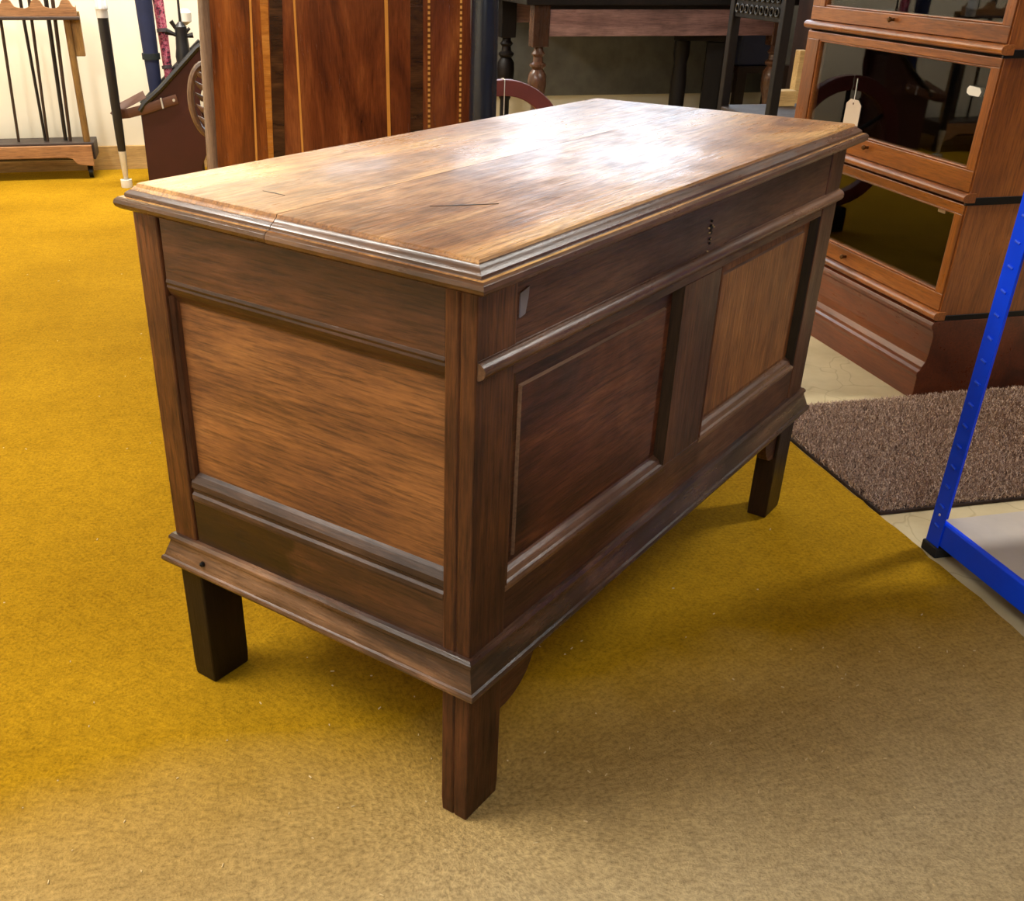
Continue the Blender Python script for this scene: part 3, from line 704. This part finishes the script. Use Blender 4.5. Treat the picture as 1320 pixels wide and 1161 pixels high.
strip('banding', -0.0570, -0.0250, -0.0390, -0.0036, M_ROSE)
strip('inlay_line', 0.0242, 0.0302, 0.0257, 0.0317, M_BOXW)
strip('inlay_line', 0.2797, 0.2894, 0.2782, 0.2879, M_BOXW)
strip('banding', 0.3481, 0.3856, 0.3518, 0.3871, M_ROSE)
strip('chequer_line', 0.4014, 0.4082, 0.4014, 0.4082, M_CHEQ)
strip('chequer_line', 0.4961, 0.5021, 0.4946, 0.5006, M_CHEQ)
b = B(); tube(b, [(-.252, .012, .002), (-.2118, .012, .8435), (-.1995, .012, ZP)], .018, 14); link('rounded_edge', b, M_GREYEDGE, ip, smooth=True)
# carved oval leaning behind it
ov = thing('carved_oval_plaque', 'carved wooden oval half hidden behind the mahogany panel', 'plaque', (-.229, 2.34, .578))
b = B(); tube(b, [(.047*math.cos(t), 0, .095*math.sin(t)) for t in [i*2*PI/28 for i in range(29)]], .010, 8); link('oval_rim', b, M_CARVE, ov, smooth=True)
for k_ in range(5):
    b = B(); z = -.066+k_*.031; tube(b, [(.015, .003, z-.008), (-.015, -.004, z+.009), (-.034, .0, z+.024)], [.003, .008, .002], 8); link('leaf', b, M_CARVE, ov, smooth=True)
b = B(); lathe(b, [(.02, -.578), (.012, -.50), (.010, -.09)], 10); link('stem', b, M_CARVE, ov, smooth=True)
# dark roll of vinyl right of it
b = B(); lathe(b, [(.0405, 0), (.041, .01), (.039, .60), (.036, 1.06), (.031, 1.07)], 28)
o = tag(link('vinyl_roll', b, M_BLUEBLACK, smooth=True), 'tall blue black glossy roll standing against the mahogany panel', 'roll'); o.location = (.540, 2.14, 0)

# ------------------------------------------------------------------ maroon wheel with a string tag
wh = thing('maroon_wheel', 'maroon painted wooden wheel standing on the floor beside the blue black roll', 'wheel', (.785, 2.83, .33))
def annulus(r0, r1, y0, y1, seg=48):
    bm = B(); R = []
    for r, y in ((r1, y0), (r1, y1), (r0, y1), (r0, y0)):
        R.append([bm.verts.new((r*math.cos(2*PI*i/seg), y, r*math.sin(2*PI*i/seg))) for i in range(seg)])
    for j in range(4):
        a, c = R[j], R[(j+1) % 4]
        for i in range(seg): bm.faces.new((a[i], a[(i+1) % seg], c[(i+1) % seg], c[i]))
    return bm
link('rim', annulus(.188, .24, -.02, .02), M_MAROON_P, wh, bevel=.003)
link('hub', annulus(.008, .035, -.03, .03, 20), M_MAROON_P, wh, bevel=.002)
for i in range(6):
    a = PI/6+i*PI/3; b = B(); tube(b, [(.03*math.cos(a), 0, .03*math.sin(a)), (.192*math.cos(a), 0, .192*math.sin(a))], .009, 8); link('spoke', b, M_RUBBER, wh, smooth=True)
link('stand', box(B(), -.06, .06, -.05, .05, -.33, -.238), M_RUBBER, wh, bevel=.004)
b = B(); tube(b, [(0, .022, .17), (0, .0225, .240), (0, 0, .2425), (0, -.0225, .240), (0, -.0235, .10)], .0016, 6); link('string', b, M_WHITE, wh, label='white string looped over the rim')
tg = thing('price_tag', 'cream card price tag hung by string on the middle glass door', 'tag', (1.4595, 1.722, .594))
b = B(); prism(b, [(-.037, -.065), (.033, -.065), (.033, .022), (.016, .034), (-.020, .034), (-.037, .022)], 0, -.0008, .0004); link('card', b, M_TAG, tg)
b = B(); tube(b, [(-.0004, 0, .024), (.0002, .002, .055), (.0002, .004, .085)], .0009, 6); link('string', b, M_WHITE, tg)
b = B(); tube(b, [(-.0012, 0, .024), (.0004, 0, .024)], .003, 10); link('eyelet', b, M_STRAP, tg)

# ------------------------------------------------------------------ back right: board on the wall, table, chair
o = tag(link('wall_board', box(B(), .84, 2.9, 4.53, 4.578, .305, 1.05), M_BOARD, bevel=.003), 'large grey green board on the far wall behind the old table', 'board')
TX0, TX1, TY0, TY1 = 1.21, 2.40, 3.86, 4.46
tb = thing('oak_table', 'old oak table with turned legs standing before the grey green board', 'table', (0, 0, 0))
link('tabletop', box(B(), TX0-.06, TX1+.06, TY0-.03, TY1+.03, .752, .782), ch_z, tb, bevel=.004)
link('apron', box(B(), TX0+.04, TX1-.04, TY0+.004, TY0+.03, .628, .735), tb_x, tb, bevel=.002)
link('apron_moulding', box(B(), TX0+.03, TX1-.03, TY0, TY0+.035, .735, .752), ch_z, tb, bevel=.002)
link('apron', box(B(), TX0+.04, TX1-.04, TY1-.03, TY1-.004, .65, .752), tb_x, tb)
for x in (TX0+.02, TX1-.02):
    for y in (TY0+.03, TY1-.03):
        prof_ = [(.030, .0), (.034, .02), (.036, .05), (.030, .08), (.024, .10), (.022, .30), (.030, .315), (.022, .335), (.026, .36), (.040, .40), (.043, .44), (.040, .475), (.026, .495), (.038, .508), (.038, .516), (.024, .526), (.022, .545), (.033, .558), (.022, .57), (.020, .59)]
        l_ = link('leg', lathe(B(), prof_, 20, (x, y, 0)), tb_z if y < 4.1 else ch_z, tb, smooth=True)
        link('leg_block', box(B(), x-.038, x+.038, y-.034, y+.034, .585, .752), tb_z if y < 4.1 else ch_z, l_, bevel=.004)
cb = tag(link('storage_crate', box(B(), 2.425, 2.63, 4.32, 4.5, .4555, .62), M_SLATE, bevel=.01), 'slate blue crate on a dark stand behind the old table', 'crate')
ds = thing('dark_stand', 'dark wooden stand below the slate blue crate behind the table', 'stand', (2.53, 4.41, FZ))
link('stand_top', box(B(), -.11, .2, -.1, .1, .43, .462), M_DARKCUP, ds)
for x in (-.08, .17):
    for y in (-.075, .075): link('leg', box(B(), x-.025, x+.025, y-.02, y+.02, 0, .43), M_DARKCUP, ds)
# another dark turned leg seen through: small stool
so = thing('dark_stool', 'narrow black stool standing under the old table', 'stool', (2.085, 4.08, FZ), math.radians(-24))
link('seat', box(B(), -.12, .12, -.06, .16, .60, .625), ch_z, so, bevel=.004)
for y in (-.03, .13):
    link('leg', lathe(B(), [(.026, 0), (.034, .2), (.038, .42), (.030, .50), (.038, .54), (.038, .60)], 12, (-.078, y, 0)), ch_z, so, smooth=True)
    link('leg', box(B(), .038, .118, y-.03, y+.03, 0, .60), ch_z, so, bevel=.004)

chn = thing('carved_oak_chair', 'black oak chair with carved back seen from behind beside the bookcase', 'chair', (0, 0, 0))
for y in (2.62, 3.0):
    x = 1.715
    p = link('back_post', box(B(), x-.017, x+.017, y-.017, y+.017, FZ, 1.05), ch_z, chn, bevel=.004)
b = link('carved_panel', box(B(), 1.705, 1.725, 2.637, 2.983, .755, .98), ch_z, chn, bevel=.003)
rel = B()
for i in range(9):
    for j in range(5):
        cx, cz = 2.66+i*.0375, .785+j*.042
        tube(rel, [(1.701, cx+.013*math.cos(t), cz+.013*math.sin(t)) for t in [k*2*PI/8 for k in range(9)]], .0038, 5)
link('carving', rel, plain('worn_carving', (40, 37, 37), .6), b, smooth=True, kind='stuff')
link('seat', box(B(), 1.70, 2.11, 2.60, 3.02, .42, .448), wood('chair_seat_oak', 0, [(34, 26, 22), (58, 46, 41), (74, 60, 54)], (.5, .7)), chn, bevel=.004)
for q in ((1.72, 2.09, 2.625, 2.645), (1.72, 2.09, 2.975, 2.995), (1.705, 1.725, 2.64, 2.98)): link('seat_rail', box(B(), *q, .34, .42), ch_z, chn)
for y in (2.63, 2.99): link('front_leg', box(B(), 2.06, 2.095, y-.017, y+.017, FZ, .42), ch_z, chn, bevel=.003)
# pale plank and dark cupboard seen between chair and bookcase
o = tag(link('pine_plank', box(B(), 2.065, 2.095, 3.10, 3.14, FZ, .63), M_PINE, bevel=.002), 'short pale plank standing upright behind the carved chair', 'plank')
tag(link('pine_block', box(B(), 1.91, 1.98, 2.93, 2.985, .4485, .505), M_PINE, bevel=.003), 'small pale wooden block lying on the carved chair seat', 'block')
cu = thing('dark_cupboard', 'dark brown cupboard in the gloom behind the carved chair', 'cupboard', (0, 0, 0))
link('carcase', box(B(), 2.275, 2.75, 3.2, 3.55, FZ, 1.5), M_DARKCUP, cu, bevel=.004)
link('door', box(B(), 2.29, 2.735, 3.185, 3.2, .1, 1.45), M_DARKCUP, cu, bevel=.004)
